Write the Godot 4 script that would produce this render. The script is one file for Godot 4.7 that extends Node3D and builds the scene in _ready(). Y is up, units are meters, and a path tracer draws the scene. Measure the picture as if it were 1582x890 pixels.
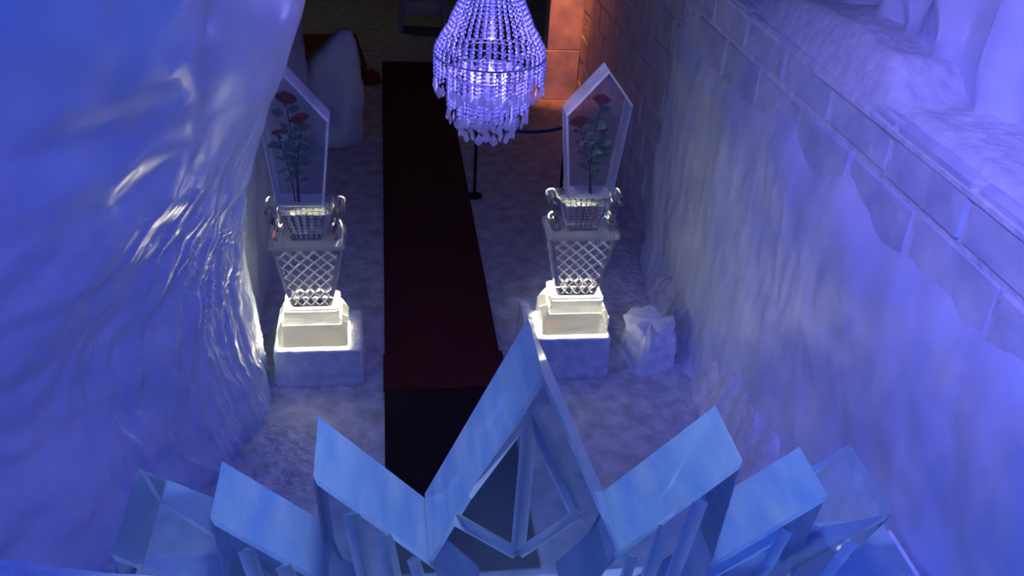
extends Node3D

var M := {}
var rng := RandomNumberGenerator.new()

# ---------------------------------------------------------------- helpers
func tag(o: Node, label: String, category: String, group := "", kind := "") -> void:
	o.set_meta("label", label)
	if category: o.set_meta("category", category)
	if group: o.set_meta("group", group)
	if kind: o.set_meta("kind", kind)

func base(called: String, at: Vector3, turn := 0.0) -> Node3D:
	var o := Node3D.new()
	o.name = called
	add_child(o, true)
	o.position = at
	o.rotation.y = turn
	return o

func put(called: String, mesh: Mesh, mat: Material, parent: Node = self) -> MeshInstance3D:
	var o := MeshInstance3D.new()
	o.name = called
	o.mesh = mesh
	o.material_override = mat
	parent.add_child(o, true)
	return o

# a mesh from loose triangles; closed solids are turned so that their faces look outward
func solid(t: PackedVector3Array, smooth := false, closed := true) -> ArrayMesh:
	if closed:
		var vol := 0.0
		var c := t[0]
		for i in range(0, t.size(), 3):
			vol += (t[i] - c).dot((t[i + 1] - c).cross(t[i + 2] - c))
		if vol > 0:
			for i in range(0, t.size(), 3):
				var k := t[i + 1]
				t[i + 1] = t[i + 2]
				t[i + 2] = k
	var st := SurfaceTool.new()
	st.begin(Mesh.PRIMITIVE_TRIANGLES)
	st.set_smooth_group(0 if smooth else -1)
	for p in t:
		st.add_vertex(p)
	if smooth:
		st.index()
	st.generate_normals()
	return st.commit()

func quad(t: PackedVector3Array, a: Vector3, b: Vector3, c: Vector3, d: Vector3) -> void:
	t.append_array([a, b, c, a, c, d])

# stacked rings of equal size, closed with caps at both ends
func loft(rings: Array, cap0 := true, cap1 := true) -> PackedVector3Array:
	var t := PackedVector3Array()
	var n: int = rings[0].size()
	for k in rings.size() - 1:
		var a: PackedVector3Array = rings[k]
		var b: PackedVector3Array = rings[k + 1]
		for i in n:
			var j := (i + 1) % n
			quad(t, a[i], a[j], b[j], b[i])
	for e in [0, rings.size() - 1]:
		if (e == 0 and not cap0) or (e > 0 and not cap1): continue
		var r: PackedVector3Array = rings[e]
		var m := Vector3.ZERO
		for p in r: m += p
		m /= n
		for i in n:
			var j := (i + 1) % n
			if e == 0: t.append_array([m, r[j], r[i]])
			else: t.append_array([m, r[i], r[j]])
	return t

# bevelled box centred at c
func bevel_box(t: PackedVector3Array, c: Vector3, s: Vector3, b: float) -> void:
	var h := s * 0.5
	var rings := []
	for k in 4:
		var y: float = [-h.y, -h.y + b, h.y - b, h.y][k]
		var q: float = b if k in [0, 3] else 0.0
		rings.append(rrect(c + Vector3(0, y, 0), s.x - 2 * q, s.z - 2 * q, maxf(b - q * 0.6, 0.002), 1))
	t.append_array(loft(rings))

# horizontal rounded rectangle, k+1 points a corner
func rrect(c: Vector3, w: float, d: float, r: float, k: int) -> PackedVector3Array:
	var out := PackedVector3Array()
	for q in 4:
		var cx: float = (w * 0.5 - r) * [1, -1, -1, 1][q]
		var cz: float = (d * 0.5 - r) * [1, 1, -1, -1][q]
		for i in k + 1:
			var a: float = PI * 0.5 * (q + float(i) / k)
			out.append(c + Vector3(cx + cos(a) * r, 0, cz + sin(a) * r))
	return out

# horizontal rounded rectangle sampled evenly: [position, outward normal, arc length, side 0 front/back 1 left/right]
func perimeter(w: float, d: float, r: float, n: int) -> Array:
	var out := []
	var sx := w - 2 * r
	var sz := d - 2 * r
	var arc := PI * 0.5 * r
	var total := 2 * sx + 2 * sz + 4 * arc
	for i in n:
		var s := total * i / n
		var q := 0
		var segs := [sz * 0.5, arc, sx, arc, sz, arc, sx, arc, sz * 0.5]
		while q < 8 and s > segs[q]:
			s -= segs[q]
			q += 1
		var hx := w * 0.5
		var hz := d * 0.5
		var p: Vector3
		var nn: Vector3
		match q:
			0: p = Vector3(hx, 0, s); nn = Vector3(1, 0, 0)
			2: p = Vector3(hx - r - s, 0, hz); nn = Vector3(0, 0, 1)
			4: p = Vector3(-hx, 0, hz - r - s); nn = Vector3(-1, 0, 0)
			6: p = Vector3(-hx + r + s, 0, -hz); nn = Vector3(0, 0, -1)
			8: p = Vector3(hx, 0, -hz + r + s); nn = Vector3(1, 0, 0)
			_:
				var a: float = s / r + PI * 0.5 * ((q - 1) / 2)
				nn = Vector3(cos(a), 0, sin(a))
				p = Vector3((hx - r) * [1, -1, -1, 1][(q - 1) / 2], 0, (hz - r) * [1, 1, -1, -1][(q - 1) / 2]) + nn * r
		out.append([p, nn, q])
	return out

# polygon in x, y extruded from z0 (near, +z) to z1 with bevelled rims
func prism(poly: PackedVector2Array, z0: float, z1: float, b: float) -> PackedVector3Array:
	var pc := poly
	if not Geometry2D.is_polygon_clockwise(pc):
		pc.reverse()
	var ins: PackedVector2Array = inset(pc, b)
	var rings := []
	for k in 4:
		var z: float = [z0, z0 - b, z1 + b, z1][k]
		var src := ins if k in [0, 3] else pc
		var ring := PackedVector3Array()
		for p in src: ring.append(Vector3(p.x, p.y, z))
		rings.append(ring)
	var t := PackedVector3Array()
	for k in 3:
		for i in pc.size():
			var j := (i + 1) % pc.size()
			quad(t, rings[k][i], rings[k][j], rings[k + 1][j], rings[k + 1][i])
	var idx := Geometry2D.triangulate_polygon(ins)
	for i in range(0, idx.size(), 3):
		var a := ins[idx[i]]
		var bb := ins[idx[i + 1]]
		var c := ins[idx[i + 2]]
		if (bb - a).cross(c - a) < 0:
			var s := bb
			bb = c
			c = s
		# counter-clockwise seen from +z: the side walls above run the same way round
		t.append_array([Vector3(a.x, a.y, z0), Vector3(bb.x, bb.y, z0), Vector3(c.x, c.y, z0)])
		t.append_array([Vector3(a.x, a.y, z1), Vector3(c.x, c.y, z1), Vector3(bb.x, bb.y, z1)])
	return t

func inset(p: PackedVector2Array, b: float) -> PackedVector2Array:
	var out := PackedVector2Array()
	var n := p.size()
	for i in n:
		var e0 := (p[i] - p[(i + n - 1) % n]).normalized()
		var e1 := (p[(i + 1) % n] - p[i]).normalized()
		var n0 := Vector2(e0.y, -e0.x)
		var n1 := Vector2(e1.y, -e1.x)
		var m := (n0 + n1).normalized()
		out.append(p[i] + m * b / maxf(m.dot(n0), 0.35))
	return out

func tube(pts: Array, radii: Array, n := 8) -> PackedVector3Array:
	var rings := []
	var up := Vector3(0.31, 0.17, 0.93)
	for k in pts.size():
		var d: Vector3 = (pts[mini(k + 1, pts.size() - 1)] - pts[maxi(k - 1, 0)]).normalized()
		var u := d.cross(up).normalized()
		var v := d.cross(u)
		var ring := PackedVector3Array()
		for i in n:
			var a := TAU * i / n
			ring.append(pts[k] + (u * cos(a) + v * sin(a)) * radii[k])
		rings.append(ring)
	return loft(rings)

func lathe(prof: Array, n := 24) -> PackedVector3Array:
	var rings := []
	for p in prof:
		var ring := PackedVector3Array()
		for i in n:
			var a := TAU * i / n
			ring.append(Vector3(cos(a) * p.x, p.y, sin(a) * p.x))
		rings.append(ring)
	return loft(rings)

# small faceted bead
func bead(t: PackedVector3Array, c: Vector3, r: float, h: float) -> void:
	var n := 6
	for i in n:
		var a := TAU * i / n
		var b := TAU * (i + 1) / n
		var p0 := c + Vector3(cos(a) * r * 0.75, h * 0.55, sin(a) * r * 0.75)
		var p1 := c + Vector3(cos(b) * r * 0.75, h * 0.55, sin(b) * r * 0.75)
		var q0 := c + Vector3(cos(a) * r, 0, sin(a) * r)
		var q1 := c + Vector3(cos(b) * r, 0, sin(b) * r)
		var s0 := c + Vector3(cos(a) * r * 0.75, -h * 0.55, sin(a) * r * 0.75)
		var s1 := c + Vector3(cos(b) * r * 0.75, -h * 0.55, sin(b) * r * 0.75)
		t.append_array([c + Vector3(0, h, 0), p1, p0, c - Vector3(0, h, 0), s0, s1])
		quad(t, p0, p1, q1, q0)
		quad(t, q0, q1, s1, s0)

# ---------------------------------------------------------------- materials
func noise_tex(freq: float, oct: int, lo: Color, hi: Color, sd: int, size := 512, kind := FastNoiseLite.TYPE_SIMPLEX_SMOOTH) -> NoiseTexture2D:
	var n := FastNoiseLite.new()
	n.noise_type = kind
	n.frequency = freq
	n.fractal_octaves = oct
	n.seed = sd
	var x := NoiseTexture2D.new()
	x.width = size
	x.height = size
	x.seamless = true
	x.noise = n
	var g := Gradient.new()
	g.set_color(0, lo)
	g.set_color(1, hi)
	x.color_ramp = g
	return x

func mat(called: String, c: Color, rough: float, metal := 0.0) -> StandardMaterial3D:
	var m := StandardMaterial3D.new()
	m.resource_name = called
	m.albedo_color = c
	m.roughness = rough
	m.metallic = metal
	M[called] = m
	return m

func tri(m: StandardMaterial3D, s: Vector3) -> void:
	m.uv1_triplanar = true
	m.uv1_world_triplanar = true
	m.uv1_scale = s

func glass(called: String, c: Color, a: float, rough: float, ior := 1.31) -> StandardMaterial3D:
	var m := mat(called, Color(c.r, c.g, c.b, a), rough)
	m.refraction_enabled = true
	m.refraction_scale = (ior - 1.0) / 10.0
	return m

func materials() -> void:
	var fine := noise_tex(0.03, 5, Color.BLACK, Color.WHITE, 3)
	var coarse := noise_tex(0.012, 4, Color.BLACK, Color.WHITE, 8)
	# wall of melted and refrozen snow
	var m := mat("wall_ice", Color(1, 1, 1), 0.32)
	m.albedo_texture = noise_tex(0.008, 5, Color(0.70, 0.77, 0.90), Color(0.90, 0.94, 0.99), 5)
	m.clearcoat_enabled = true
	m.clearcoat = 0.4
	m.clearcoat_roughness = 0.16
	tri(m, Vector3(0.5, 0.4, 0.5))
	m = mat("melt_ice", Color(1, 1, 1), 0.42)
	m.albedo_texture = M.wall_ice.albedo_texture
	m.clearcoat_enabled = true
	m.clearcoat = 0.12
	m.clearcoat_roughness = 0.25
	tri(m, Vector3(0.5, 0.4, 0.5))
	m = mat("block_ice", Color(1, 1, 1), 0.4)
	m.albedo_texture = noise_tex(0.01, 5, Color(0.66, 0.72, 0.84), Color(0.88, 0.92, 0.98), 15)
	m.heightmap_enabled = true
	m.heightmap_texture = coarse
	m.heightmap_scale = 0.7
	m.clearcoat_enabled = true
	m.clearcoat = 0.3
	m.clearcoat_roughness = 0.2
	tri(m, Vector3(0.6, 0.6, 0.6))
	mat("shell_ice", Color(0.42, 0.47, 0.58), 0.4)  # opaque tone darkened so the unseen ceiling and outer walls bounce less light
	m = mat("snow", Color(1, 1, 1), 0.75)
	m.albedo_texture = noise_tex(0.02, 5, Color(0.74, 0.78, 0.86), Color(0.93, 0.95, 0.98), 25)
	m.heightmap_enabled = true
	m.heightmap_texture = fine
	m.heightmap_scale = 0.8
	tri(m, Vector3(0.9, 0.9, 0.9))
	m = mat("floor_ice", Color(1, 1, 1), 0.5)
	m.albedo_texture = noise_tex(0.014, 6, Color(0.62, 0.65, 0.71), Color(0.86, 0.88, 0.92), 35)
	m.heightmap_enabled = true
	m.heightmap_texture = fine
	m.heightmap_scale = 1.6
	tri(m, Vector3(0.8, 0.8, 0.8))
	m = mat("carpet", Color(1, 1, 1), 0.95)
	m.albedo_texture = noise_tex(0.2, 3, Color(0.20, 0.012, 0.022), Color(0.33, 0.020, 0.034), 45)
	tri(m, Vector3(2, 2, 2))
	mat("mat_rubber", Color(0.13, 0.035, 0.055), 0.8)
	glass("vase_ice", Color(0.97, 0.98, 0.98), 0.06, 0.03)
	glass("plinth_ice", Color(0.95, 0.96, 0.95), 0.2, 0.08)
	glass("cut_ice", Color(0.97, 0.98, 0.98), 0.55, 0.4)
	glass("crown_ice", Color(0.84, 0.92, 1.0), 0.12, 0.06)
	glass("crown_side", Color(0.86, 0.93, 1.0), 0.42, 0.12)
	var cs: StandardMaterial3D = M.crown_side
	cs.albedo_texture = noise_tex(0.012, 4, Color(0.60, 0.76, 0.98), Color(1.0, 1.0, 1.0), 65)
	tri(cs, Vector3(1.6, 1.6, 0.35))
	glass("crown_groove", Color(0.86, 0.93, 1.0), 0.6, 0.35)
	m = mat("slab_clear", Color(0.80, 0.88, 1.0, 0.05), 0.06)
	m.transparency = BaseMaterial3D.TRANSPARENCY_ALPHA
	m = mat("slab_edge", Color(0.86, 0.89, 0.93, 0.7), 0.3)
	m.transparency = BaseMaterial3D.TRANSPARENCY_ALPHA
	var bd := mat("bead", Color(0.86, 0.86, 1.0), 0.1)
	bd.backlight_enabled = true
	bd.backlight = Color(0.6, 0.6, 0.7)
	var dr := mat("drop", Color(0.94, 0.94, 1.0, 0.55), 0.08)
	dr.transparency = BaseMaterial3D.TRANSPARENCY_ALPHA
	mat("chrome", Color(0.75, 0.75, 0.8), 0.2, 1.0)
	m = mat("rose_petal", Color(0.66, 0.03, 0.06), 0.6)
	mat("rose_leaf", Color(0.34, 0.46, 0.36), 0.5)
	mat("rose_stem", Color(0.10, 0.15, 0.09), 0.6)
	mat("dark_metal", Color(0.12, 0.12, 0.14), 0.4, 0.7)
	mat("rope", Color(0.10, 0.16, 0.55), 0.8)
	m = mat("wood", Color(1, 1, 1), 0.6)
	m.albedo_texture = noise_tex(0.02, 4, Color(0.30, 0.13, 0.05), Color(0.45, 0.22, 0.10), 55)
	tri(m, Vector3(0.5, 2, 3))
	mat("red_cloth", Color(0.5, 0.04, 0.05), 0.9)
	mat("lamp_housing", Color(0.05, 0.05, 0.055), 0.5, 0.3)

func glow(called: String, c: Color, e: float) -> StandardMaterial3D:
	var m := mat(called, Color(0.9, 0.9, 0.9), 0.4)
	m.emission_enabled = true
	m.emission = c
	m.emission_energy_multiplier = e
	return m

# ---------------------------------------------------------------- lamps
func flood(label: String, at: Vector3, to: Vector3, c: Color, energy: float, angle: float, size := 0.12) -> void:
	var o := base("flood_lamp", at)
	tag(o, label, "lamp")
	o.look_at_from_position(at, to, Vector3.UP if absf((to - at).normalized().y) < 0.95 else Vector3.RIGHT)
	var t := PackedVector3Array()
	bevel_box(t, Vector3(0, 0, 0.06), Vector3(0.26, 0.2, 0.08), 0.012)
	put("housing", solid(t), M.lamp_housing, o)
	t = PackedVector3Array()
	bevel_box(t, Vector3(0, 0, 0.014), Vector3(0.22, 0.16, 0.01), 0.003)
	put("lens", solid(t), glow("lamp_glow_%d" % get_child_count(), c, 3.0), o)
	t = PackedVector3Array()
	bevel_box(t, Vector3(0, 0.16, 0.06), Vector3(0.03, 0.16, 0.03), 0.004)
	put("bracket", solid(t), M.lamp_housing, o)
	var l := SpotLight3D.new()
	l.name = "beam"
	l.light_color = c
	l.light_energy = energy
	l.light_size = size
	l.spot_angle = angle
	l.spot_angle_attenuation = 1.0
	l.spot_range = 30
	l.spot_attenuation = 2
	l.shadow_enabled = true
	o.add_child(l)

func lights() -> void:
	flood("violet flood lamp under the ceiling aimed at the block wall", Vector3(0.7, 4.1, -1.9), Vector3(2.3, 2.45, -3.0), Color(0.60, 0.53, 1.0), 9.0, 36, 0.3)
	flood("deep blue flood lamp over the balcony aimed at the block wall", Vector3(1.2, 3.6, 0.2), Vector3(3.1, 0.9, -2.4), Color(0.17, 0.38, 1.0), 8.0, 40, 0.3)
	flood("blue flood lamp under the ceiling aimed at the bulging ice wall", Vector3(0.3, 4.3, -1.6), Vector3(-2.0, 1.7, -3.3), Color(0.18, 0.39, 1.0), 4.0, 42, 0.3)
	flood("purple flood lamp beside the bulging ice wall", Vector3(-1.3, 3.4, -1.0), Vector3(-2.1, 1.8, -3.2), Color(0.52, 0.36, 1.0), 2.4, 32, 0.2)
	flood("pale blue flood lamp above the blades next to the bulging ice wall", Vector3(-0.15, 3.62, -2.15), Vector3(-0.12, 1.5, -2.32), Color(0.72, 0.83, 1.0), 4.6, 26, 0.2)
	flood("pale blue flood lamp above the blades next to the block wall", Vector3(1.05, 3.62, -2.15), Vector3(1.02, 1.5, -2.32), Color(0.72, 0.83, 1.0), 4.6, 26, 0.2)
	flood("warm white flood lamp in the back room", Vector3(-1.5, 4.3, -14.5), Vector3(-0.5, 0, -13), Color(1.0, 0.90, 0.75), 0.45, 60, 0.3)
	flood("orange flood lamp above the ice pier", Vector3(1.9, 3.1, -9.5), Vector3(2.07, 0.65, -10.6), Color(1.0, 0.48, 0.25), 10.0, 13, 0.06)
	flood("faint white flood lamp high over the carpet", Vector3(0.4, 4.5, -4.6), Vector3(0.6, 0, -6.0), Color(0.56, 0.60, 1.0), 0.2, 38, 0.3)
	flood("small white spot lamp aimed at the roses by the bulging ice wall", Vector3(-0.25, 4.4, -4.3), Vector3(-0.5, 1.65, -5.22), Color(0.92, 0.94, 1.0), 2.0, 9, 0.05)
	flood("small white spot lamp aimed at the roses by the block wall", Vector3(1.0, 4.4, -4.3), Vector3(1.235, 1.7, -5.22), Color(0.92, 0.94, 1.0), 2.0, 9, 0.05)

# ---------------------------------------------------------------- setting
var nz := FastNoiseLite.new()
var nr := FastNoiseLite.new()

func profile(pts: Array, y: float) -> float:
	for k in pts.size() - 1:
		if y <= pts[k + 1][0]:
			var s := clampf((y - pts[k][0]) / (pts[k + 1][0] - pts[k][0]), 0, 1)
			s = s * s * (3 - 2 * s) * 0.35 + s * 0.65
			return lerpf(pts[k][1], pts[k + 1][1], s)
	return pts[-1][1]

func left_x(z: float, y: float) -> float:
	var x := profile([[0, -0.80], [0.3, -0.84], [0.8, -0.92], [1.2, -0.90], [1.52, -0.81], [1.64, -0.74], [1.95, -0.62], [2.22, -0.50], [2.62, -0.37], [3.2, -0.20], [4.0, 0.05], [4.8, 0.25]], y)
	var near := maxf(z + 4.75, 0)
	x -= 0.62 * near * near / (near + 0.5) + 0.12 * near
	var far := clampf((-4.85 - z) / 0.9, 0, 1)
	far = far * far * (3 - 2 * far)
	x = lerpf(x, lerpf(-0.95, -0.78, clampf((-z - 6) / 3.0, 0, 1)), far)
	x += 0.10 * nz.get_noise_3d(z * 1.0, y * 1.0, 3.0) * (1 - 0.7 * far) * (0.4 + minf(near, 1))
	x += 0.022 * nz.get_noise_3d(z * 3.0, y * 2.4, 9.0) * (1 - far) * smoothstep(2.6, 1.2, y)
	# frozen runnels that sweep down the wall
	var mask := smoothstep(2.1, 1.2, y) * smoothstep(-3.3, -4.2, z) * (1 - far * 0.6)
	var s := z + 0.22 * (y - 0.6) * (y - 0.6)
	var r := 1.0 - absf(nr.get_noise_2d(s * 9.0, y * 1.1 + 20))
	var r2 := 1.0 - absf(nr.get_noise_2d(s * 26.0 + 50, y * 3.2))
	x += mask * (0.045 * r * r * r + 0.022 * r2 * r2 * r2)
	return x

func grid_wall(zs: Array, ys: Array, fx: Callable, back: float) -> ArrayMesh:
	var t := PackedVector3Array()
	var rows := []
	for y in ys:
		var row := PackedVector3Array()
		for z in zs:
			row.append(Vector3(fx.call(z, y), y, z))
		rows.append(row)
	for j in ys.size() - 1:
		for i in zs.size() - 1:
			quad(t, rows[j][i], rows[j][i + 1], rows[j + 1][i + 1], rows[j + 1][i])
	var st := SurfaceTool.new()
	st.begin(Mesh.PRIMITIVE_TRIANGLES)
	st.set_smooth_group(0)
	for p in t: st.add_vertex(p)
	st.set_smooth_group(-1)
	var n := zs.size() - 1
	var m := ys.size() - 1
	var b := func(p: Vector3) -> Vector3: return Vector3(back, p.y, p.z)
	var e := PackedVector3Array()
	for j in m:
		quad(e, rows[j][0], rows[j + 1][0], b.call(rows[j + 1][0]), b.call(rows[j][0]))
		quad(e, rows[j][n], b.call(rows[j][n]), b.call(rows[j + 1][n]), rows[j + 1][n])
	for i in n:
		quad(e, rows[0][i], b.call(rows[0][i]), b.call(rows[0][i + 1]), rows[0][i + 1])
		quad(e, rows[m][i], rows[m][i + 1], b.call(rows[m][i + 1]), b.call(rows[m][i]))
	quad(e, b.call(rows[0][0]), b.call(rows[m][0]), b.call(rows[m][n]), b.call(rows[0][n]))
	for p in e: st.add_vertex(p)
	st.index()
	st.generate_normals()
	return st.commit()

func steps(a: float, b: float, n: int) -> Array:
	var out := []
	for i in n + 1: out.append(lerpf(a, b, float(i) / n))
	return out

func shell(called: String, c: Vector3, s: Vector3, m: Material, label: String) -> Node3D:
	var t := PackedVector3Array()
	bevel_box(t, c, s, 0.01)
	var o := put(called, solid(t), m)
	o.set_meta("kind", "structure")
	o.set_meta("label", label)
	return o

func setting() -> void:
	nz.seed = 4
	nz.frequency = 1.0
	nz.fractal_octaves = 3
	nr.seed = 9
	nr.frequency = 0.55
	nr.fractal_octaves = 2
	shell("floor", Vector3(0, -0.1, -8), Vector3(8.4, 0.2, 22.4), M.floor_ice, "frosty trodden ice floor of the hall")
	shell("ceiling", Vector3(0, 4.9, -8), Vector3(8.4, 0.2, 22.4), M.shell_ice, "darkened ice ceiling of the hall")
	shell("wall_back", Vector3(0, 2.4, 3.1), Vector3(8.4, 4.8, 0.2), M.shell_ice, "darkened ice wall closing the hall behind the balcony")
	shell("wall_front", Vector3(0, 2.4, -19.1), Vector3(8.4, 4.8, 0.2), M.shell_ice, "darkened ice wall at the far end of the hall")
	shell("wall_outer_left", Vector3(-4.1, 2.4, -8), Vector3(0.2, 4.8, 22.0), M.shell_ice, "outer darkened ice wall beyond the bulging ice")
	shell("wall_outer_right", Vector3(4.1, 2.4, -8), Vector3(0.2, 4.8, 22.0), M.shell_ice, "outer darkened ice wall behind the ice blocks")
	# left: one bulging mass of ice that leans over the aisle
	var zs := steps(-9.0, -5.4, 40)
	zs.pop_back()
	zs.append_array(steps(-5.4, -2.2, 300))
	zs.pop_back()
	zs.append_array(steps(-2.2, 0.6, 60))
	var ys := steps(0, 2.4, 170)
	ys.pop_back()
	ys.append_array(steps(2.4, 4.8, 50))
	var w := put("wall_left", grid_wall(zs, ys, left_x, -4.0), M.wall_ice)
	tag(w, "bulging melted ice wall with frozen runnels", "", "", "structure")
	block_wall()

func block_wall() -> void:
	rng.seed = 21
	var t := PackedVector3Array()
	bevel_box(t, Vector3(3.13, 1.225, -8.53), Vector3(1.74, 2.45, 3.96), 0.01)
	bevel_box(t, Vector3(3.08, 1.225, -3.02), Vector3(1.84, 2.45, 7.04), 0.01)
	var wall := put("wall_right", solid(t), M.snow)
	tag(wall, "wall of stacked ice blocks beside the aisle", "", "", "structure")
	var hh := 0.273
	for part in [[-10.5, -6.56, 0.43, 2.25], [-6.54, 0.45, 0.61, 2.15]]:
		var L: float = part[2]
		var variants := []
		for k in 5:
			var q := PackedVector3Array()
			bevel_box(q, Vector3.ZERO, Vector3(0.10, hh - 0.007, L - 0.007), (0.007 if L < 0.5 else 0.018) + 0.002 * k)
			variants.append(solid(q))
		for row in 9:
			var z: float = part[0] + (L * 0.5 if row % 2 else 0.0)
			while z + L < part[1] + 0.02:
				var o := put("ice_block", variants[rng.randi() % 5], M.block_ice, wall)
				o.position = Vector3(part[3] + 0.05 + rng.randf_range(-0.006, 0.006), hh * (row + 0.5), z + L * 0.5)
				o.rotation.y = rng.randf_range(-0.006, 0.006)
				z += L
	# refrozen melt that has run down over the near blocks
	var melt := func(z: float, y: float) -> float:
		var brim := 2.08 + 0.16 * nz.get_noise_2d(z * 0.9, 12) + 0.05 * nz.get_noise_2d(z * 2.1, 18)
		var cover := smoothstep(brim + 0.18, brim - 0.30, y)
		var thick := -0.05 + cover * (0.085 + 0.045 * nz.get_noise_3d(z * 0.9, y * 0.8, 50) + 0.012 * nz.get_noise_3d(z * 3.5, y * 2.0, 60))
		var r := 1.0 - absf(nr.get_noise_2d(z * 8.0 + 9, y * 1.3 + 31))
		thick += 0.007 * cover * r * r * r * smoothstep(-3.2, -4.2, z)
		thick += 0.03 * smoothstep(0.3, 0.0, y)
		return 2.15 - thick
	put("melt_sheet", grid_wall(steps(0.4, -6.6, 300), steps(0.0, 2.42, 120), melt, 2.3), M.melt_ice, wall).set_meta("label", "smooth sheet of refrozen melt over the blocks")
	# upper wall, set back above the ledge, with folds of snow
	var fx := func(z: float, y: float) -> float:
		var r := 1.0 - absf(nr.get_noise_2d(z * 2.2 + 5, y * 0.5 + 3))
		return 2.62 - 0.22 * r * r - 0.10 * nz.get_noise_3d(z * 0.8, y * 0.7, 30) - 0.22 * smoothstep(3.0, 4.8, y)
	var u := put("wall_right_upper", grid_wall(steps(0.5, -10.5, 220), steps(2.43, 4.8, 70), fx, 4.0), M.wall_ice)
	tag(u, "folded snow wall set back above the block ledge", "", "", "structure")
	# rounded snow lying along the ledge
	var top := func(x: float, z: float) -> float:
		var e := smoothstep(2.13, 2.24, x)
		return 2.40 + e * (0.10 + 0.13 * smoothstep(-3.55, -3.8, z) * smoothstep(-5.6, -5.0, z) + 0.05 * nz.get_noise_2d(x * 1.2, z * 0.9))
	put("snow_ridge", sheet(steps(2.14, 2.75, 24), steps(-10.4, 0.4, 240), top, 2.38), M.snow, wall)

# ground relief y = f(x, z) closed down to a flat bottom
func sheet(xs: Array, zs: Array, f: Callable, bottom: float) -> ArrayMesh:
	var st := SurfaceTool.new()
	st.begin(Mesh.PRIMITIVE_TRIANGLES)
	var rows := []
	for z in zs:
		var row := PackedVector3Array()
		for x in xs: row.append(Vector3(x, maxf(f.call(x, z), bottom + 0.002), z))
		rows.append(row)
	var t := PackedVector3Array()
	for j in zs.size() - 1:
		for i in xs.size() - 1:
			quad(t, rows[j][i], rows[j][i + 1], rows[j + 1][i + 1], rows[j + 1][i])
	st.set_smooth_group(0)
	for p in t: st.add_vertex(p)
	st.set_smooth_group(-1)
	var n := xs.size() - 1
	var m := zs.size() - 1
	var b := func(p: Vector3) -> Vector3: return Vector3(p.x, bottom, p.z)
	var e := PackedVector3Array()
	for i in n:
		quad(e, rows[0][i], b.call(rows[0][i]), b.call(rows[0][i + 1]), rows[0][i + 1])
		quad(e, rows[m][i], rows[m][i + 1], b.call(rows[m][i + 1]), b.call(rows[m][i]))
	for j in m:
		quad(e, rows[j][0], rows[j + 1][0], b.call(rows[j + 1][0]), b.call(rows[j][0]))
		quad(e, rows[j][n], b.call(rows[j][n]), b.call(rows[j + 1][n]), rows[j + 1][n])
	quad(e, b.call(rows[0][0]), b.call(rows[m][0]), b.call(rows[m][n]), b.call(rows[0][n]))
	for p in e: st.add_vertex(p)
	st.index()
	st.generate_normals()
	return st.commit()

# ---------------------------------------------------------------- carpet
func carpets() -> void:
	var t := PackedVector3Array()
	bevel_box(t, Vector3(0.36, 0.012, -8.62), Vector3(0.80, 0.02, 6.56), 0.006)
	tag(put("carpet", solid(t), M.carpet), "long dark red carpet running down the aisle", "carpet")
	t = PackedVector3Array()
	bevel_box(t, Vector3(0.365, 0.016, -5.125), Vector3(0.83, 0.028, 0.42), 0.008)
	tag(put("carpet_strip", solid(t), M.carpet), "short red carpet strip between the lit pedestals", "carpet")
	# woven mat: a thin sheet with raised ribs both ways
	var o := base("floor_mat", Vector3(0.36, 0, -4.2))
	tag(o, "dark ribbed mat in front of the red carpet", "mat")
	t = PackedVector3Array()
	bevel_box(t, Vector3(0, 0.008, 0), Vector3(0.81, 0.012, 1.42), 0.003)
	put("backing", solid(t), M.mat_rubber, o)
	t = PackedVector3Array()
	for k in 70:
		bevel_box(t, Vector3(0, 0.017, -0.7 + 0.02 * k), Vector3(0.80, 0.007, 0.009), 0.002)
	var r := put("ribs", solid(t), M.mat_rubber, o)
	r.set_meta("kind", "stuff")

# ---------------------------------------------------------------- vases
func plinth_mesh() -> ArrayMesh:
	var rings := []
	for s in [[0.0, 0.435, 0.30], [0.004, 0.445, 0.31], [0.125, 0.445, 0.31], [0.135, 0.435, 0.30], [0.20, 0.375, 0.255], [0.208, 0.355, 0.245], [0.262, 0.35, 0.24], [0.27, 0.335, 0.225]]:
		rings.append(rrect(Vector3(0, s[0], 0), s[1], s[2], 0.022, 4))
	return solid(loft(rings))

func tri_wave(x: float) -> float:
	return absf(fposmod(x, 1.0) - 0.5) * 2.0

# splits a loft in clear ice and the frosted floor of the cuts
func split_loft(rings: Array, mask: Array) -> Array:
	var all := loft(rings)
	var n: int = rings[0].size()
	var sides := (rings.size() - 1) * n
	var vol := 0.0
	for i in range(0, all.size(), 3):
		vol += (all[i] - all[0]).dot((all[i + 1] - all[0]).cross(all[i + 2] - all[0]))
	var parts := [PackedVector3Array(), PackedVector3Array()]
	for i in range(0, all.size(), 3):
		var q := i / 6
		var k := 0
		if q < sides and mask[q / n][q % n]: k = 1
		if vol > 0: parts[k].append_array([all[i], all[i + 2], all[i + 1]])
		else: parts[k].append_array([all[i], all[i + 1], all[i + 2]])
	return [solid(parts[0], false, false), solid(parts[1], false, false)]

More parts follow.
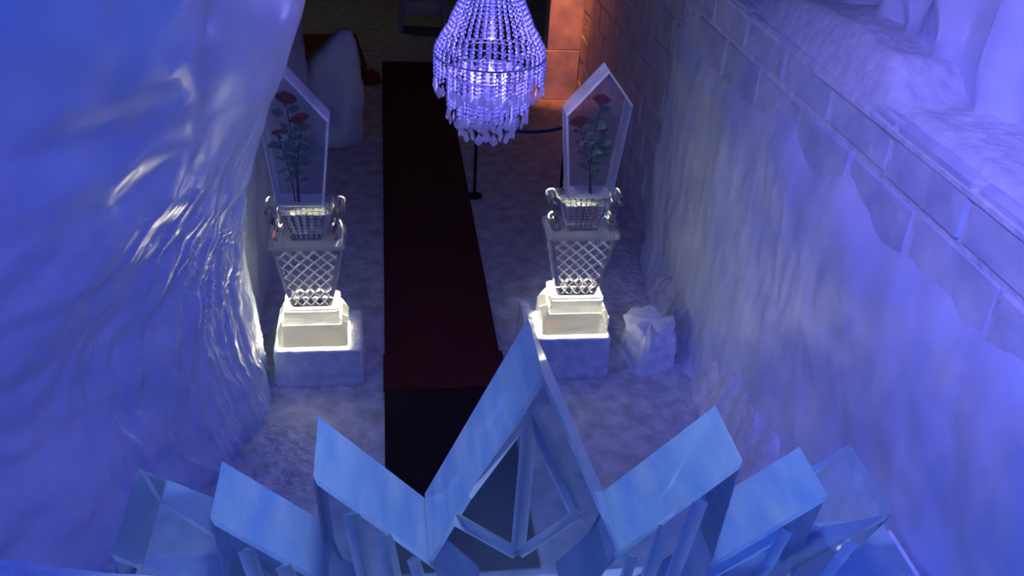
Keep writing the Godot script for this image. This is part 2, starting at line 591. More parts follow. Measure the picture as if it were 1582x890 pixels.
func body_mesh() -> Array:
	var rings := []
	var mask := []
	var nv := 84
	var nu := 288
	for j in nv + 1:
		var v := float(j) / nv
		var w := lerpf(0.262, 0.435, pow(v, 0.9))
		var d := lerpf(0.175, 0.275, pow(v, 0.9))
		var pr := perimeter(w, d, 0.03, nu)
		var marks := []
		var ring := PackedVector3Array()
		for i in nu:
			var p: Vector3 = pr[i][0]
			var nn: Vector3 = pr[i][1]
			var q: int = pr[i][2]
			var cut := 0.0
			var y := v * 0.44
			var frame := smoothstep(0.0, 0.05, v) * smoothstep(1.0, 0.95, v)
			if q == 2:
				var u := p.x / w * 0.34
				var a := tri_wave((u + y * 0.9) / 0.068)
				var b := tri_wave((u - y * 0.9) / 0.068)
				cut = 0.012 * (1.0 - minf(1.0, minf(1 - a, 1 - b) * 2.6)) * frame * smoothstep(0.155, 0.145, absf(u))
			elif q in [0, 4, 8]:
				cut = 0.012 * pow(tri_wave(y / 0.075 + p.z * 3.0), 2.0) * frame
			marks.append(q == 2 and cut > 0.0055)
			ring.append(p - nn * cut + Vector3(0, 0.271 + y, 0))
		rings.append(ring)
		mask.append(marks)
	return split_loft(rings, mask)

func cup_mesh() -> Array:
	var rings := []
	var mask := []
	var nv := 60
	var nu := 240
	for j in nv + 1:
		var v := float(j) / nv
		var k := 0.25 * v + 0.75 * v * v * (3 - 2 * v)
		k = lerpf(v, k, 0.4)
		var w := lerpf(0.205, 0.325, k)
		var d := lerpf(0.14, 0.225, k)
		var pr := perimeter(w, d, 0.02, nu)
		var marks := []
		var ring := PackedVector3Array()
		for i in nu:
			var p: Vector3 = pr[i][0]
			var nn: Vector3 = pr[i][1]
			var q: int = pr[i][2]
			var u := p.x / w * 7.0 if q in [2, 6] else p.z / d * 5.0
			var fl := absf(sin(PI * u))
			var beads := 0.5 + 0.5 * cos(v * TAU * 9.0)
			var amp := smoothstep(0.0, 0.06, v) * smoothstep(0.93, 0.88, v)
			if q % 2: amp = 0.0
			ring.append(p - nn * amp * (0.010 * (1 - fl) + 0.002 * beads * fl) + Vector3(0, 0.742 + v * 0.215, 0))
			marks.append(amp > 0.5 and q in [2, 0, 4, 8] and fl < 0.45 and beads > 0.35)
		rings.append(ring)
		mask.append(marks)
	# the hollow in the top
	rings.append(rrect_n(0.30, 0.20, 0.02, nu, 0.957))
	rings.append(rrect_n(0.28, 0.18, 0.02, nu, 0.925))
	mask.append(mask[0])
	mask.append(mask[0])
	return split_loft(rings, mask)

func rrect_n(w: float, d: float, r: float, n: int, y: float) -> PackedVector3Array:
	var out := PackedVector3Array()
	for p in perimeter(w, d, r, n): out.append(p[0] + Vector3(0, y, 0))
	return out

func shoulder_mesh() -> ArrayMesh:
	var rings := []
	for s in [[0.710, 0.445, 0.29], [0.716, 0.465, 0.31], [0.735, 0.465, 0.31], [0.741, 0.455, 0.30]]:
		rings.append(rrect(Vector3(0, s[0], 0), s[1], s[2], 0.03, 4))
	return solid(loft(rings))

# scroll: an S of ice, rolled at both ends, extruded in depth
func handle_mesh(side: float) -> ArrayMesh:
	var pts := []
	for k in 15:      # lower roll
		var a := -TAU * 0.85 + TAU * 0.85 * k / 14.0 + PI * 0.5
		var r := lerpf(0.012, 0.036, k / 14.0)
		pts.append(Vector2(0.172 + cos(a) * r, 0.79 + sin(a) * r))
	for k in 9:
		var s := (k + 1) / 10.0
		pts.append(Vector2(0.170 + 0.016 * s + 0.012 * sin(s * PI), lerpf(0.826, 0.935, s)))
	for k in 15:      # upper roll
		var a := PI * 0.95 - TAU * 0.85 * k / 14.0
		var r := lerpf(0.036, 0.012, k / 14.0)
		pts.append(Vector2(0.207 + cos(a) * r, 0.952 + sin(a) * r))
	var rings := []
	for k in pts.size():
		var d: Vector2 = (pts[mini(k + 1, pts.size() - 1)] - pts[maxi(k - 1, 0)]).normalized()
		var n := Vector2(-d.y, d.x) * 0.012
		var ring := PackedVector3Array()
		for c in [[1, 0.07], [1, -0.07], [-1, -0.07], [-1, 0.07]]:
			var p: Vector2 = pts[k] + n * c[0]
			ring.append(Vector3(p.x * side, p.y, 0.03 + c[1]))
		rings.append(ring)
	return solid(loft(rings))

var vase_parts := []

func vase(at: Vector3, mirror: float, label: String) -> void:
	var o := base("ice_vase", at)
	tag(o, label, "vase", "cut ice vases flanking the carpet")
	if vase_parts.is_empty():
		var bm := body_mesh()
		var cm := cup_mesh()
		vase_parts = [["plinth", plinth_mesh(), M.plinth_ice], ["body", bm[0], M.vase_ice, "diamond_cuts", bm[1]], ["shoulder", shoulder_mesh(), M.plinth_ice], ["cup", cm[0], M.vase_ice, "bead_cuts", cm[1]], ["handle", handle_mesh(1), M.vase_ice], ["handle", handle_mesh(-1), M.vase_ice]]
	for p in vase_parts:
		var q := put(p[0], p[1], p[2], o)
		if p.size() > 3: put(p[3], p[4], M.cut_ice, q).set_meta("label", "frosted white cuts")

func slab(at: Vector3, mirror: float, label: String) -> void:
	var o := base("ice_slab", at)
	tag(o, label, "ice slab", "tall ice slabs standing in the vases")
	var poly := PackedVector2Array()
	for p in [[-0.11, 0.0], [-0.168, 0.55], [0.065, 0.825], [0.235, 0.61], [0.172, 0.0]]:
		poly.append(Vector2(p[0] * mirror, p[1]))
	var z0 := 0.075
	var z1 := -0.095
	if not Geometry2D.is_polygon_clockwise(poly): poly.reverse()
	var faces := PackedVector3Array()
	var edges := PackedVector3Array()
	var ins := inset(poly, 0.012)
	var n := poly.size()
	var idx := Geometry2D.triangulate_polygon(ins)
	for i in range(0, idx.size(), 3):
		faces.append_array([v3(ins[idx[i]], z0), v3(ins[idx[i + 1]], z0), v3(ins[idx[i + 2]], z0)])
		faces.append_array([v3(ins[idx[i]], z1), v3(ins[idx[i + 2]], z1), v3(ins[idx[i + 1]], z1)])
	put("clear_face", solid(faces, false, false), M.slab_clear, o)
	for i in n:
		var j := (i + 1) % n
		quad(edges, v3(ins[i], z0), v3(ins[j], z0), v3(poly[j], z0 - 0.012), v3(poly[i], z0 - 0.012))
		quad(edges, v3(poly[i], z0 - 0.012), v3(poly[j], z0 - 0.012), v3(poly[j], z1 + 0.012), v3(poly[i], z1 + 0.012))
		quad(edges, v3(poly[i], z1 + 0.012), v3(poly[j], z1 + 0.012), v3(ins[j], z1), v3(ins[i], z1))
	put("frosted_edge", solid(edges, false, false), M.slab_edge, o).set_meta("label", "frosted white rim of the slab")

func v3(p: Vector2, z: float) -> Vector3:
	return Vector3(p.x, p.y, z)

func snow_block(at: Vector3, s: Vector3, label: String) -> void:
	var rings := []
	var nv := 10
	for j in nv + 5:
		var v := minf(float(j) / nv, 1.0)
		var q := maxf(j - nv, 0) / 4.0
		var shrink := 0.02 * (1 - sqrt(maxf(0, 1 - q * q)))
		var y := v * (s.y - 0.02) + 0.02 * q
		var ring := PackedVector3Array()
		for p in perimeter(s.x - 2 * shrink, s.z - 2 * shrink, 0.03, 96):
			var n := nz.get_noise_3d((p[0].x + at.x) * 5, y * 5, (p[0].z + at.z) * 5)
			ring.append(p[0] + Vector3(0, y, 0) + p[1] * (n * 0.012 * (1 if j < nv + 4 else 0) + 0.02 * (1 - v) * (1 - v)))
		rings.append(ring)
	var o := put("snow_block", solid(loft(rings), true), M.snow)
	o.position = at
	tag(o, label, "snow block", "snow blocks under the ice vases")

func led(at: Vector3, label: String) -> void:
	var o := base("led_panel", at)
	tag(o, label, "lamp", "glowing panels under the ice vases")
	var t := PackedVector3Array()
	bevel_box(t, Vector3(0, 0.006, 0), Vector3(0.45, 0.010, 0.32), 0.003)
	put("glowing_sheet", solid(t), glow("led_glow", Color(1.0, 0.95, 0.80), 16.0), o)
	# light from the sheet upward into the ice, and from its bare rim outward
	for k in 4:
		var l := AreaLight3D.new()
		l.name = "glow_light"
		l.light_color = Color(1.0, 0.93, 0.76)
		l.area_size = [Vector2(0.44, 0.30), Vector2(0.44, 0.012), Vector2(0.31, 0.012), Vector2(0.31, 0.012)][k]
		l.light_energy = [0.5, 0.012, 0.06, 0.005][k]
		l.area_range = 20
		l.shadow_enabled = true
		l.position = [Vector3(0, 0.0118, 0), Vector3(0, 0.012, 0.165), Vector3(-0.23, 0.012, 0), Vector3(0.23, 0.012, 0)][k]
		l.basis = [Basis(Vector3.RIGHT, PI / 2), Basis(Vector3.UP, PI) * Basis(Vector3.RIGHT, 0.5), Basis(Vector3.UP, PI / 2) * Basis(Vector3.RIGHT, 0.5), Basis(Vector3.UP, -PI / 2) * Basis(Vector3.RIGHT, 0.5)][k]
		o.add_child(l, true)

# ---------------------------------------------------------------- roses
func petal_sheet(t: PackedVector3Array, r: float, h: float, a0: float, open: float) -> void:
	# a cupped petal: grid wrapped round the axis
	var nu := 6
	var nv := 5
	var g := []
	for j in nv + 1:
		var v := float(j) / nv
		var row := []
		for i in nu + 1:
			var u := float(i) / nu * 2 - 1
			var a := a0 + u * 1.0 * (0.6 + 0.4 * sin(v * PI * 0.8))
			var rr := r * pow(sin(minf(v * 1.7, 1.0) * PI * 0.5), 0.8) + open * smoothstep(0.55, 1.0, v) - 0.25 * r * smoothstep(0.5, 1.0, v) * float(open < 0.003)
			var y := h * (v - open * 14.0 * maxf(v - 0.72, 0)) * (1 - 0.10 * u * u * v)
			row.append(Vector3(cos(a) * rr, y, sin(a) * rr))
		g.append(row)
	for j in nv:
		for i in nu:
			quad(t, g[j][i], g[j][i + 1], g[j + 1][i + 1], g[j + 1][i])

func bloom_mesh(size: float) -> ArrayMesh:
	var t := PackedVector3Array()
	for layer in [[0.012, 0.060, 3, 0.0], [0.021, 0.060, 4, 0.002], [0.030, 0.055, 5, 0.006], [0.037, 0.047, 5, 0.012], [0.041, 0.036, 6, 0.018]]:
		for k in layer[2]:
			petal_sheet(t, layer[0] * size, layer[1] * size, TAU * k / layer[2] + layer[0] * 60, layer[3] * size)
	return solid(t, true, false)

func leaf_mesh() -> ArrayMesh:
	var t := PackedVector3Array()
	var rows := []
	for j in 7:
		var v := j / 6.0
		var w := 0.021 * pow(sin(PI * minf(0.06 + v * 0.94, 0.985)), 0.8)
		rows.append([Vector3(v * 0.062, -0.010 * v * v + 0.004, -w), Vector3(v * 0.062, -0.010 * v * v, 0), Vector3(v * 0.062, -0.010 * v * v + 0.004, w)])
	for j in 6:
		for i in 2:
			quad(t, rows[j][i], rows[j][i + 1], rows[j + 1][i + 1], rows[j + 1][i])
	return solid(t, true, false)

var bloom: ArrayMesh
var leaf: ArrayMesh

# foot and head of the stem in the world; leaves along the upper part
func rose(label: String, foot: Vector3, head: Vector3, size: float, n_leaves: int, sd: int, low: float) -> void:
	if bloom == null:
		bloom = bloom_mesh(1.0)
		leaf = leaf_mesh()
	rng.seed = sd
	var o := base("rose", foot)
	tag(o, label, "rose", "roses frozen in the ice slabs")
	var d := head - foot
	var pts := []
	var rad := []
	for k in 9:
		var s := k / 8.0
		pts.append(d * s + Vector3(0.018 * sin(s * PI) * (1 if sd % 2 else -1), 0, 0.006 * sin(s * 5)))
		rad.append(0.0042 - 0.001 * s)
	put("stem", solid(tube(pts, rad, 6), true), M.rose_stem, o)
	var b := put("bloom", bloom, M.rose_petal, o)
	b.position = d
	b.scale = Vector3.ONE * size
	b.rotation = Vector3(0.25, rng.randf() * 6, 0.1)
	var g := PackedVector3Array()
	for q in lathe([Vector2(0.003, -0.016), Vector2(0.012, -0.010), Vector2(0.017, 0.004), Vector2(0.010, 0.010)], 8): g.append(q * size)
	put("calyx", solid(g, true), M.rose_leaf, o).position = d
	for k in n_leaves:
		var s := lerpf(low, 0.95, (k + 0.5) / n_leaves)
		var at: Vector3 = d * s + Vector3(0.018 * sin(s * PI) * (1 if sd % 2 else -1), 0, 0)
		var l := put("leaf", leaf, M.rose_leaf, o)
		var a := k * 2.4 + rng.randf_range(-0.5, 0.5)
		var dir := Vector3(cos(a), rng.randf_range(-0.15, 0.45), sin(a) * 0.35).normalized()
		l.position = at + dir * rng.randf_range(0.0, 0.022)
		l.basis = Basis(Quaternion(Vector3.RIGHT, dir)) * Basis(Vector3.RIGHT, rng.randf_range(0.3, 1.3)) * Basis.from_scale(Vector3.ONE * rng.randf_range(0.75, 1.2))

# ---------------------------------------------------------------- chandelier
func chandelier(at: Vector3) -> void:
	var o := base("chandelier", at)
	tag(o, "violet lit bead chandelier with tiers of crystal drops", "chandelier")
	var prof := [[0.0, 0.303], [0.04, 0.298], [0.09, 0.272], [0.167, 0.226], [0.315, 0.165], [0.5, 0.118], [0.66, 0.098]]
	for r in [[0.303, 0.0, 0.006], [0.226, -0.10, 0.005], [0.16, -0.26, 0.005], [0.098, 0.66, 0.006], [0.19, 0.012, 0.004]]:
		var tm := TorusMesh.new()
		tm.inner_radius = r[0] - r[2]
		tm.outer_radius = r[0] + r[2]
		tm.rings = 48
		tm.ring_segments = 8
		put("ring", tm, M.chrome, o).position = Vector3(0, r[1], 0)
	for k in 4:      # spokes that carry the lower rings
		var a := TAU * k / 4 + 0.4
		put("spoke", solid(tube([Vector3(0, 0.02, 0), Vector3(cos(a) * 0.303, 0, sin(a) * 0.303)], [0.004, 0.004], 6)), M.chrome, o)
	put("rod", solid(tube([Vector3(0, -0.30, 0), Vector3(0, 4.8 - at.y, 0)], [0.008, 0.008], 8)), M.chrome, o)
	put("canopy_cap", solid(lathe([Vector2(0.002, 0.70), Vector2(0.05, 0.69), Vector2(0.10, 0.665), Vector2(0.098, 0.66), Vector2(0.002, 0.66)], 20)), M.chrome, o)
	# upper veil
	for k in 40:
		var a := TAU * k / 40
		var t := PackedVector3Array()
		var y := 0.015
		while y < 0.65:
			var r := profile(prof, y)
			bead(t, Vector3(cos(a) * r, y, sin(a) * r), 0.0115, 0.0115)
			y += 0.0245 if y > 0.1 else 0.021
		put("bead_strand", solid(t, false, false), M.bead, o)
	# skirts
	var dm := drop_mesh()
	for tier in [[0.303, 0.0, 5, 44, 1], [0.226, -0.10, 8, 34, 1], [0.16, -0.26, 5, 24, 1], [0.10, -0.10, 10, 14, 0]]:
		for k in tier[3]:
			var a: float = TAU * (k + 0.5) / tier[3]
			var t := PackedVector3Array()
			var y: float = tier[1] - 0.014
			for i in tier[2] + (k % 2):
				bead(t, Vector3(cos(a) * tier[0], y, sin(a) * tier[0]), 0.0108, 0.0108)
				y -= 0.0225
			var s := put("bead_strand", solid(t, false, false), M.bead, o)
			if tier[4]:
				var p := put("crystal_drop", dm, M.drop, s)
				p.position = Vector3(cos(a) * tier[0], y + 0.008, sin(a) * tier[0])
				p.rotation.y = -a + PI * 0.5 + 0.5 * sin(k * 2.1)
	var bt := solid(lathe([Vector2(0.002, -0.045), Vector2(0.02, -0.035), Vector2(0.026, -0.01), Vector2(0.02, 0.02), Vector2(0.01, 0.04), Vector2(0.002, 0.045)], 12), true)
	for q in [Vector3(0, 0.14, 0.05), Vector3(0, -0.10, 0.05)]:
		var bulb := put("bulb", bt, M.get("bulb_glow", null) if M.has("bulb_glow") else glow("bulb_glow", Color(0.45, 0.40, 1.0), 1.0), o)
		bulb.position = q
		var l := OmniLight3D.new()
		l.name = "bulb_light"
		l.light_color = Color(0.64, 0.58, 1.0)
		l.light_energy = 0.17
		l.light_size = 0.02
		l.omni_range = 20
		l.omni_attenuation = 2
		l.shadow_enabled = true
		l.position = q
		o.add_child(l, true)

func drop_mesh() -> ArrayMesh:
	var t := PackedVector3Array()
	var rim := [Vector2(0, 0), Vector2(0.013, -0.020), Vector2(0.026, -0.045), Vector2(0.020, -0.060), Vector2(0, -0.076), Vector2(-0.020, -0.060), Vector2(-0.026, -0.045), Vector2(-0.013, -0.020)]
	for s in [1, -1]:
		var c := Vector3(0, -0.040, 0.009 * s)
		for i in 8:
			var a := v3(rim[i], 0)
			var b := v3(rim[(i + 1) % 8], 0)
			if s > 0: t.append_array([c, a, b])
			else: t.append_array([c, b, a])
	return solid(t)

# ---------------------------------------------------------------- ice crown in front
func petal(o: Node3D, poly: Array, z0: float, z1: float, cuts: Array, frosted := true) -> void:
	var c := CSGCombiner3D.new()
	c.name = "petal"
	o.add_child(c, true)
	var pv := PackedVector2Array()
	for p in poly: pv.append(Vector2(p[0], p[1]) - Vector2(o.position.x, o.position.y))
	var m := CSGMesh3D.new()
	m.name = "blade"
	m.mesh = two_faced(solid(prism(pv, z0 - o.position.z, z1 - o.position.z, 0.010)), M.crown_ice, M.crown_side if frosted else M.crown_ice)
	c.add_child(m)
	for k in cuts:
		var a := Vector2(k[0], k[1]) - Vector2(o.position.x, o.position.y)
		var b := Vector2(k[2], k[3]) - Vector2(o.position.x, o.position.y)
		var g := CSGBox3D.new()
		g.name = "groove"
		g.operation = CSGShape3D.OPERATION_SUBTRACTION
		g.size = Vector3((b - a).length(), k[4], k[4])
		g.material = M.crown_groove
		var d := (b - a).normalized()
		g.basis = Basis(Vector3(0, 0, 1), atan2(d.y, d.x)) * Basis(Vector3(1, 0, 0), PI / 4)
		g.position = Vector3((a.x + b.x) * 0.5, (a.y + b.y) * 0.5, (k[5] if k.size() > 5 else z0) - o.position.z)
		c.add_child(g)

# the same mesh with its flat faces (along z) and its sides in two materials
func two_faced(am: ArrayMesh, face: Material, side: Material) -> ArrayMesh:
	var a := am.surface_get_arrays(0)
	var v: PackedVector3Array = a[Mesh.ARRAY_VERTEX]
	var out := ArrayMesh.new()
	for k in 2:
		var st := SurfaceTool.new()
		st.begin(Mesh.PRIMITIVE_TRIANGLES)
		st.set_smooth_group(-1)
		for i in range(0, v.size(), 3):
			var n := (v[i + 1] - v[i]).cross(v[i + 2] - v[i]).normalized()
			if (absf(n.z) > 0.9) == (k == 0):
				for q in 3: st.add_vertex(v[i + q])
		st.generate_normals()
		st.set_material(face if k == 0 else side)
		st.commit(out)
	return out

func crown() -> void:
	var o := base("ice_sculpture", Vector3(0.445, 0.95, -2.3))
	tag(o, "fan shaped sculpture of pointed pale blue ice blades on the parapet", "ice sculpture")
	var B := -2.13
	var F := -2.46
	# central blade
	petal(o, [[0.437, 2.182], [0.111, 1.445], [0.30, 0.96], [0.58, 0.96], [0.745, 1.455]], B, F,
		[[0.408, 2.048, 0.402, 1.461, 0.035], [0.408, 2.048, 0.588, 1.628, 0.035], [0.588, 1.628, 0.402, 1.461, 0.035], [0.185, 1.642, 0.402, 1.461, 0.035], [0.408, 2.048, 0.185, 1.642, 0.02]])
	# left blades, from the centre outward
	petal(o, [[-0.239, 1.819], [0.105, 1.439], [0.30, 1.2], [0.25, 0.96], [-0.1, 0.96], [-0.215, 1.35]], B - 0.015, F + 0.01,
		[[-0.13, 1.66, -0.06, 1.1, 0.04], [-0.03, 1.56, 0.03, 1.1, 0.04], [0.06, 1.45, 0.14, 1.1, 0.03]])
	petal(o, [[-0.568, 1.626], [-0.225, 1.30], [0.1, 1.0], [0.0, 0.955], [-0.40, 0.955], [-0.556, 1.33]], B - 0.06, F - 0.01,
		[[-0.47, 1.48, -0.40, 1.0, 0.04], [-0.36, 1.4, -0.25, 1.0, 0.04]])
	petal(o, [[-0.87, 1.53], [-0.50, 1.29], [-0.2, 1.0], [-0.3, 0.955], [-0.62, 0.955], [-0.86, 1.3]], B - 0.02, F - 0.1,
		[[-0.75, 1.4, -0.6, 1.0, 0.04]], false)
	# right blades
	petal(o, [[1.118, 1.804], [0.752, 1.418], [0.58, 1.2], [0.62, 0.96], [0.99, 0.96], [1.095, 1.349]], B - 0.015, F + 0.01,
		[[1.0, 1.64, 0.93, 1.1, 0.04], [0.90, 1.54, 0.84, 1.1, 0.04], [0.80, 1.40, 0.76, 1.1, 0.03]])
	petal(o, [[1.483, 1.579], [1.12, 1.27], [0.8, 1.0], [0.9, 0.955], [1.30, 0.955], [1.431, 1.194]], B - 0.07, F - 0.01,
		[[1.36, 1.42, 1.08, 1.19, 0.04], [1.36, 1.42, 1.28, 1.0, 0.04]])
	petal(o, [[1.715, 1.535], [1.40, 1.29], [1.1, 1.0], [1.2, 0.955], [1.50, 0.955], [1.585, 1.279]], B - 0.02, F - 0.06,
		[[1.59, 1.40, 1.46, 1.0, 0.04]], false)
	petal(o, [[1.93, 1.15], [1.6, 1.07], [1.45, 0.955], [1.80, 0.955]], B - 0.03, F - 0.03, [], false)

func parapet() -> void:
	var top := func(x: float, z: float) -> float:
		var under := 0.945
		var lip := 1.84 - 0.235 * (x + 1.04) - 0.55 * smoothstep(-0.45, 0.3, x) + 0.03 * nz.get_noise_2d(x * 2, z * 2)
		var s := smoothstep(-1.99, -1.86, z) 
		return lerpf(under, maxf(lip, under), s)
	var p := put("wall_parapet", sheet(steps(-2.3, 2.1, 90), steps(-2.62, -1.2, 60), top, 0.0), M.snow)
	tag(p, "snow parapet of the balcony carrying the fan of ice blades", "", "", "structure")

# ---------------------------------------------------------------- far things
func far_things() -> void:
	# ice bench
	var o := base("ice_bench", Vector3(0.545, 0, -13.5))
	tag(o, "pale ice bench on the dark floor beyond the carpet", "bench")
	var t := PackedVector3Array()
	bevel_box(t, Vector3(0, 0.50, 0), Vector3(0.70, 0.10, 0.44), 0.02)
	put("seat", solid(t), M.block_ice, o)
	t = PackedVector3Array()
	bevel_box(t, Vector3(0, 0.345, 0.17), Vector3(0.54, 0.20, 0.05), 0.015)
	put("apron", solid(t), M.block_ice, o)
	for s in [-1, 1]:
		var rings := []
		for k in 5:
			var v := k / 4.0
			rings.append(rrect(Vector3(s * (0.305 + 0.02 * (1 - v) * (1 - v)), 0.45 * v, 0), 0.07 + 0.03 * (1 - v) * (1 - v), 0.42, 0.015, 2))
		put("leg", solid(loft(rings)), M.block_ice, o)
	# ragged ice stub left of the carpet
	var rings2 := []
	for j in 29:
		var v := j / 28.0
		var xl := profile([[0.0, -0.36], [0.55, -0.33], [0.74, -0.29], [0.88, -0.12], [1.0, 0.03]], v)
		var xr := profile([[0.0, 0.22], [0.3, 0.27], [0.65, 0.25], [0.9, 0.20], [1.0, 0.15]], v)
		var d := lerpf(0.55, 0.14, pow(v, 1.4))
		var ring := PackedVector3Array()
		for p in perimeter(xr - xl, d, minf(xr - xl, d) * 0.4, 48):
			var n := nz.get_noise_3d(p[0].x * 3 + 2, v * 2.5, p[0].z * 3)
			ring.append(Vector3(p[0].x + (xl + xr) * 0.5, v * 1.12, p[0].z - 0.1 * v) + p[1] * n * 0.07 * (1 - v * 0.8))
		rings2.append(ring)
	var st := put("ice_stub", solid(loft(rings2), true), M.wall_ice)
	st.position = Vector3(-0.49, 0, -9.33)
	tag(st, "tapering stub of rough ice standing beside the carpet", "ice")
	# wooden platform and red cloth
	var w2 := base("wooden_platform", Vector3(-0.85, 0, -12.0))
	tag(w2, "low brown wooden platform behind the ice stub", "platform")
	w2.rotation.y = 0.12
	for k in 7:
		t = PackedVector3Array()
		bevel_box(t, Vector3(0, 0.12, -0.6 + 0.2 * k), Vector3(1.1, 0.03, 0.192), 0.006)
		put("plank", solid(t), M.wood, w2)
	for s in [-1, 1]:
		t = PackedVector3Array()
		bevel_box(t, Vector3(0.45 * s, 0.053, 0), Vector3(0.08, 0.1, 1.36), 0.006)
		put("bearer", solid(t), M.wood, w2)
	var cl := PackedVector3Array()
	for p in lathe([Vector2(0.01, 0.0), Vector2(0.12, 0.005), Vector2(0.13, 0.05), Vector2(0.09, 0.10), Vector2(0.01, 0.115)], 16):
		cl.append(Vector3(p.x, p.y * (1 + 0.4 * nz.get_noise_2d(p.x * 9, p.z * 9)), p.z * 1.5))
	var c := put("red_cloth", solid(cl, true), M.red_cloth)
	c.position = Vector3(-0.19, 0.0, -11.2)
	tag(c, "crumpled red cloth on the floor beside the carpet end", "cloth")
	# pier of ice lit by the orange lamp
	var pr := base("ice_pier", Vector3(2.07, 0, -10.72))
	tag(pr, "orange lit ice pier of stacked blocks behind the chandelier", "pier")
	for k in 8:
		t = PackedVector3Array()
		bevel_box(t, Vector3(0.01 * (k % 2), 0.3 + 0.6 * k, 0), Vector3(0.40, 0.596, 0.3), 0.008)
		put("ice_block", solid(t), M.block_ice, pr)
	# rope barrier
	for q in [Vector3(0.81, 0, -7.9), Vector3(1.60, 0, -7.75)]:
		var s := base("rope_post", q)
		tag(s, "thin dark rope post " + ("beside the red carpet" if q.x < 1 else "at the end of the blue rope by the block wall"), "post", "posts of the rope barrier")
		put("foot", solid(lathe([Vector2(0.002, 0), Vector2(0.075, 0.0), Vector2(0.075, 0.012), Vector2(0.02, 0.02), Vector2(0.002, 0.022)], 20)), M.dark_metal, s)
		put("pole", solid(tube([Vector3(0, 0.02, 0), Vector3(0, 0.76, 0)], [0.014, 0.014], 12), false), M.dark_metal, s)
		put("cap", solid(lathe([Vector2(0.002, 0.757), Vector2(0.024, 0.76), Vector2(0.024, 0.79), Vector2(0.002, 0.80)], 16)), M.dark_metal, s)
	var pts := []
	var rr := []
	for k in 17:
		var s := k / 16.0
		pts.append(Vector3(lerpf(0.83, 1.58, s), 0.745 - 0.28 * s * (1 - s), lerpf(-7.9, -7.75, s)))
		rr.append(0.014)
	tag(put("rope", solid(tube(pts, rr, 8), true), M.rope), "dark blue rope sagging between the two posts", "rope")

# snow heaped along the foot of the block wall
func bank() -> void:
	var top := func(x: float, z: float) -> float:
		var edge := 2.04 + 0.06 * nz.get_noise_2d(z * 1.5, 7) + 0.25 * smoothstep(-6.0, -7.2, z) - 0.05 * smoothstep(-5.0, -3.6, z)
		var h := 0.50 * smoothstep(-7.4, -6.2, z) * (0.8 + 0.5 * nz.get_noise_2d(z * 0.9, 40))
		var s := smoothstep(edge - 0.06, edge + 0.12, x)
		return h * s + s * (0.10 * nz.get_noise_2d(x * 5, z * 5) + 0.03 * nz.get_noise_2d(x * 14, z * 14)) - 0.05 * (1 - s)
	var b := put("snow_bank", sheet(steps(1.98, 2.16, 30), steps(-7.6, -2.7, 320), top, -0.06), M.snow)
	tag(b, "lumpy snow bank heaped along the foot of the block wall", "snow")
	# broken block
	var rings := []
	for j in 9:
		var v := minf(j / 7.0, 1.0)
		var ring := PackedVector3Array()
		var w := lerpf(0.30, 0.27, v) if j < 8 else 0.20
		for p in perimeter(w, w + 0.02, 0.05 if j < 8 else 0.07, 40):
			var q: Vector3 = p[0]
			var n := nz.get_noise_3d(q.x * 6 + 3, v * 2.2, q.z * 6)
			var y := v * 0.29 * (1.0 + 0.5 * q.x - 0.45 * q.z) + (0.012 if j == 8 else 0.0)
			ring.append(Vector3(q.x + 0.03 * v, y + 0.03 * n * v, q.z - 0.04 * v) + p[1] * n * 0.05 * (0.4 + v))
		rings.append(ring)
	var c := put("snow_chunk", solid(loft(rings)), M.snow)
	c.rotation.y = 0.35
	c.position = Vector3(1.79, 0, -5.2)
	tag(c, "broken angular snow chunk beside the lit pedestal and block wall", "snow chunk")

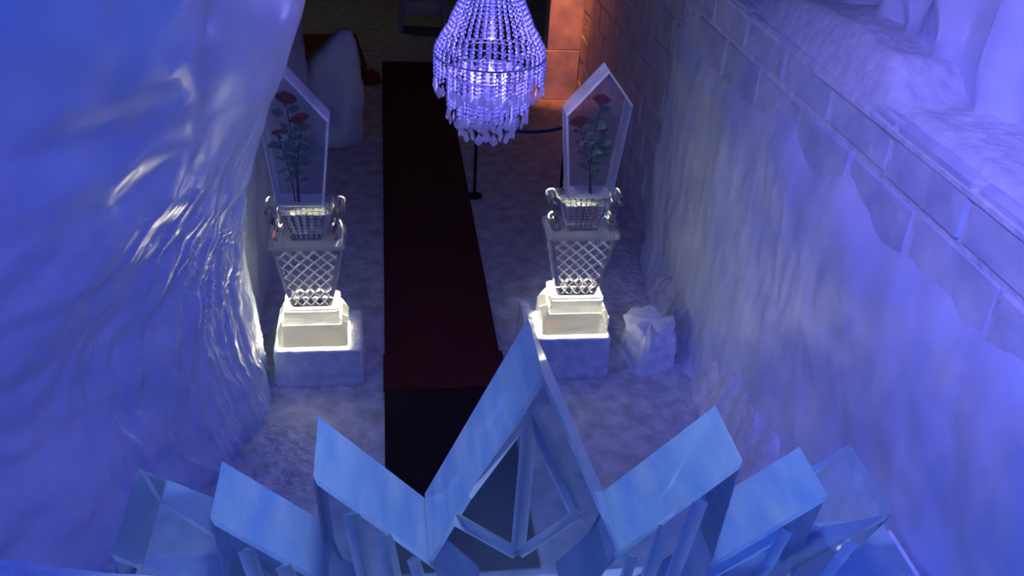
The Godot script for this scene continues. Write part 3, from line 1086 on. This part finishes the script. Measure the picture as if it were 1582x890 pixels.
# ---------------------------------------------------------------- scene
func _ready() -> void:
	var cam := Camera3D.new()
	cam.name = "camera"
	cam.fov = 34.48
	cam.near = 0.05
	cam.far = 60
	cam.transform = Transform3D(Basis(Vector3(0.9914, 0.0519, 0.1217), Vector3(0.0187, 0.8558, -0.5171), Vector3(-0.1309, 0.5149, 0.8473)).orthonormalized(), Vector3(0, 3.78, 0))
	add_child(cam)
	cam.current = true
	var we := WorldEnvironment.new()
	we.name = "environment"
	var env := Environment.new()
	env.background_mode = Environment.BG_COLOR
	env.background_color = Color(0, 0, 0)
	env.tonemap_mode = Environment.TONE_MAPPER_LINEAR
	env.tonemap_exposure = 1.0
	env.sdfgi_enabled = true
	env.ssao_enabled = true
	env.ssil_enabled = true
	we.environment = env
	add_child(we)
	materials()
	lights()
	setting()
	carpets()
	parapet()
	crown()
	var zc := -5.2
	for s in [-1, 1]:
		var cx: float = -0.495 if s < 0 else 1.225
		var y0: float = 0.29 if s < 0 else 0.335
		var side := "beside the bulging ice wall" if s < 0 else "beside the ice block wall"
		snow_block(Vector3(-0.47 if s < 0 else 1.19, 0, -5.285), Vector3(0.56, y0 - 0.012, 0.52), "snow block pedestal " + side)
		led(Vector3(cx, y0 - 0.012, zc), "white glowing panel under the ice vase " + side)
		vase(Vector3(cx, y0, zc), s, "cut ice vase with diamond pattern on a glowing plinth, " + side)
		slab(Vector3(cx, y0 + 0.958, -5.22), s, "pointed clear ice slab standing in the vase " + side)
	rose("dark red rose with the highest bloom, in the slab beside the bulging ice wall", Vector3(-0.545, 1.215, -5.23), Vector3(-0.575, 1.87, -5.24), 1.05, 14, 31, 0.45)
	rose("dark red rose with the lower bloom, in the slab beside the bulging ice wall", Vector3(-0.53, 1.215, -5.22), Vector3(-0.49, 1.755, -5.22), 1.0, 17, 32, 0.3)
	rose("small dark budding rose in the slab beside the bulging ice wall", Vector3(-0.56, 1.215, -5.24), Vector3(-0.635, 1.68, -5.23), 0.5, 11, 33, 0.45)
	rose("dark red rose with the highest bloom, in the slab beside the ice block wall", Vector3(1.265, 1.26, -5.23), Vector3(1.285, 1.875, -5.24), 1.05, 17, 34, 0.4)
	rose("dark red rose with the lower bloom, in the slab beside the ice block wall", Vector3(1.28, 1.26, -5.22), Vector3(1.165, 1.745, -5.22), 1.05, 18, 37, 0.3)
	rose("small dark red rose bud in the slab beside the ice block wall", Vector3(1.27, 1.26, -5.24), Vector3(1.315, 1.70, -5.23), 0.65, 15, 36, 0.4)
	chandelier(Vector3(0.572, 2.245, -5.0))
	bank()
	far_things()
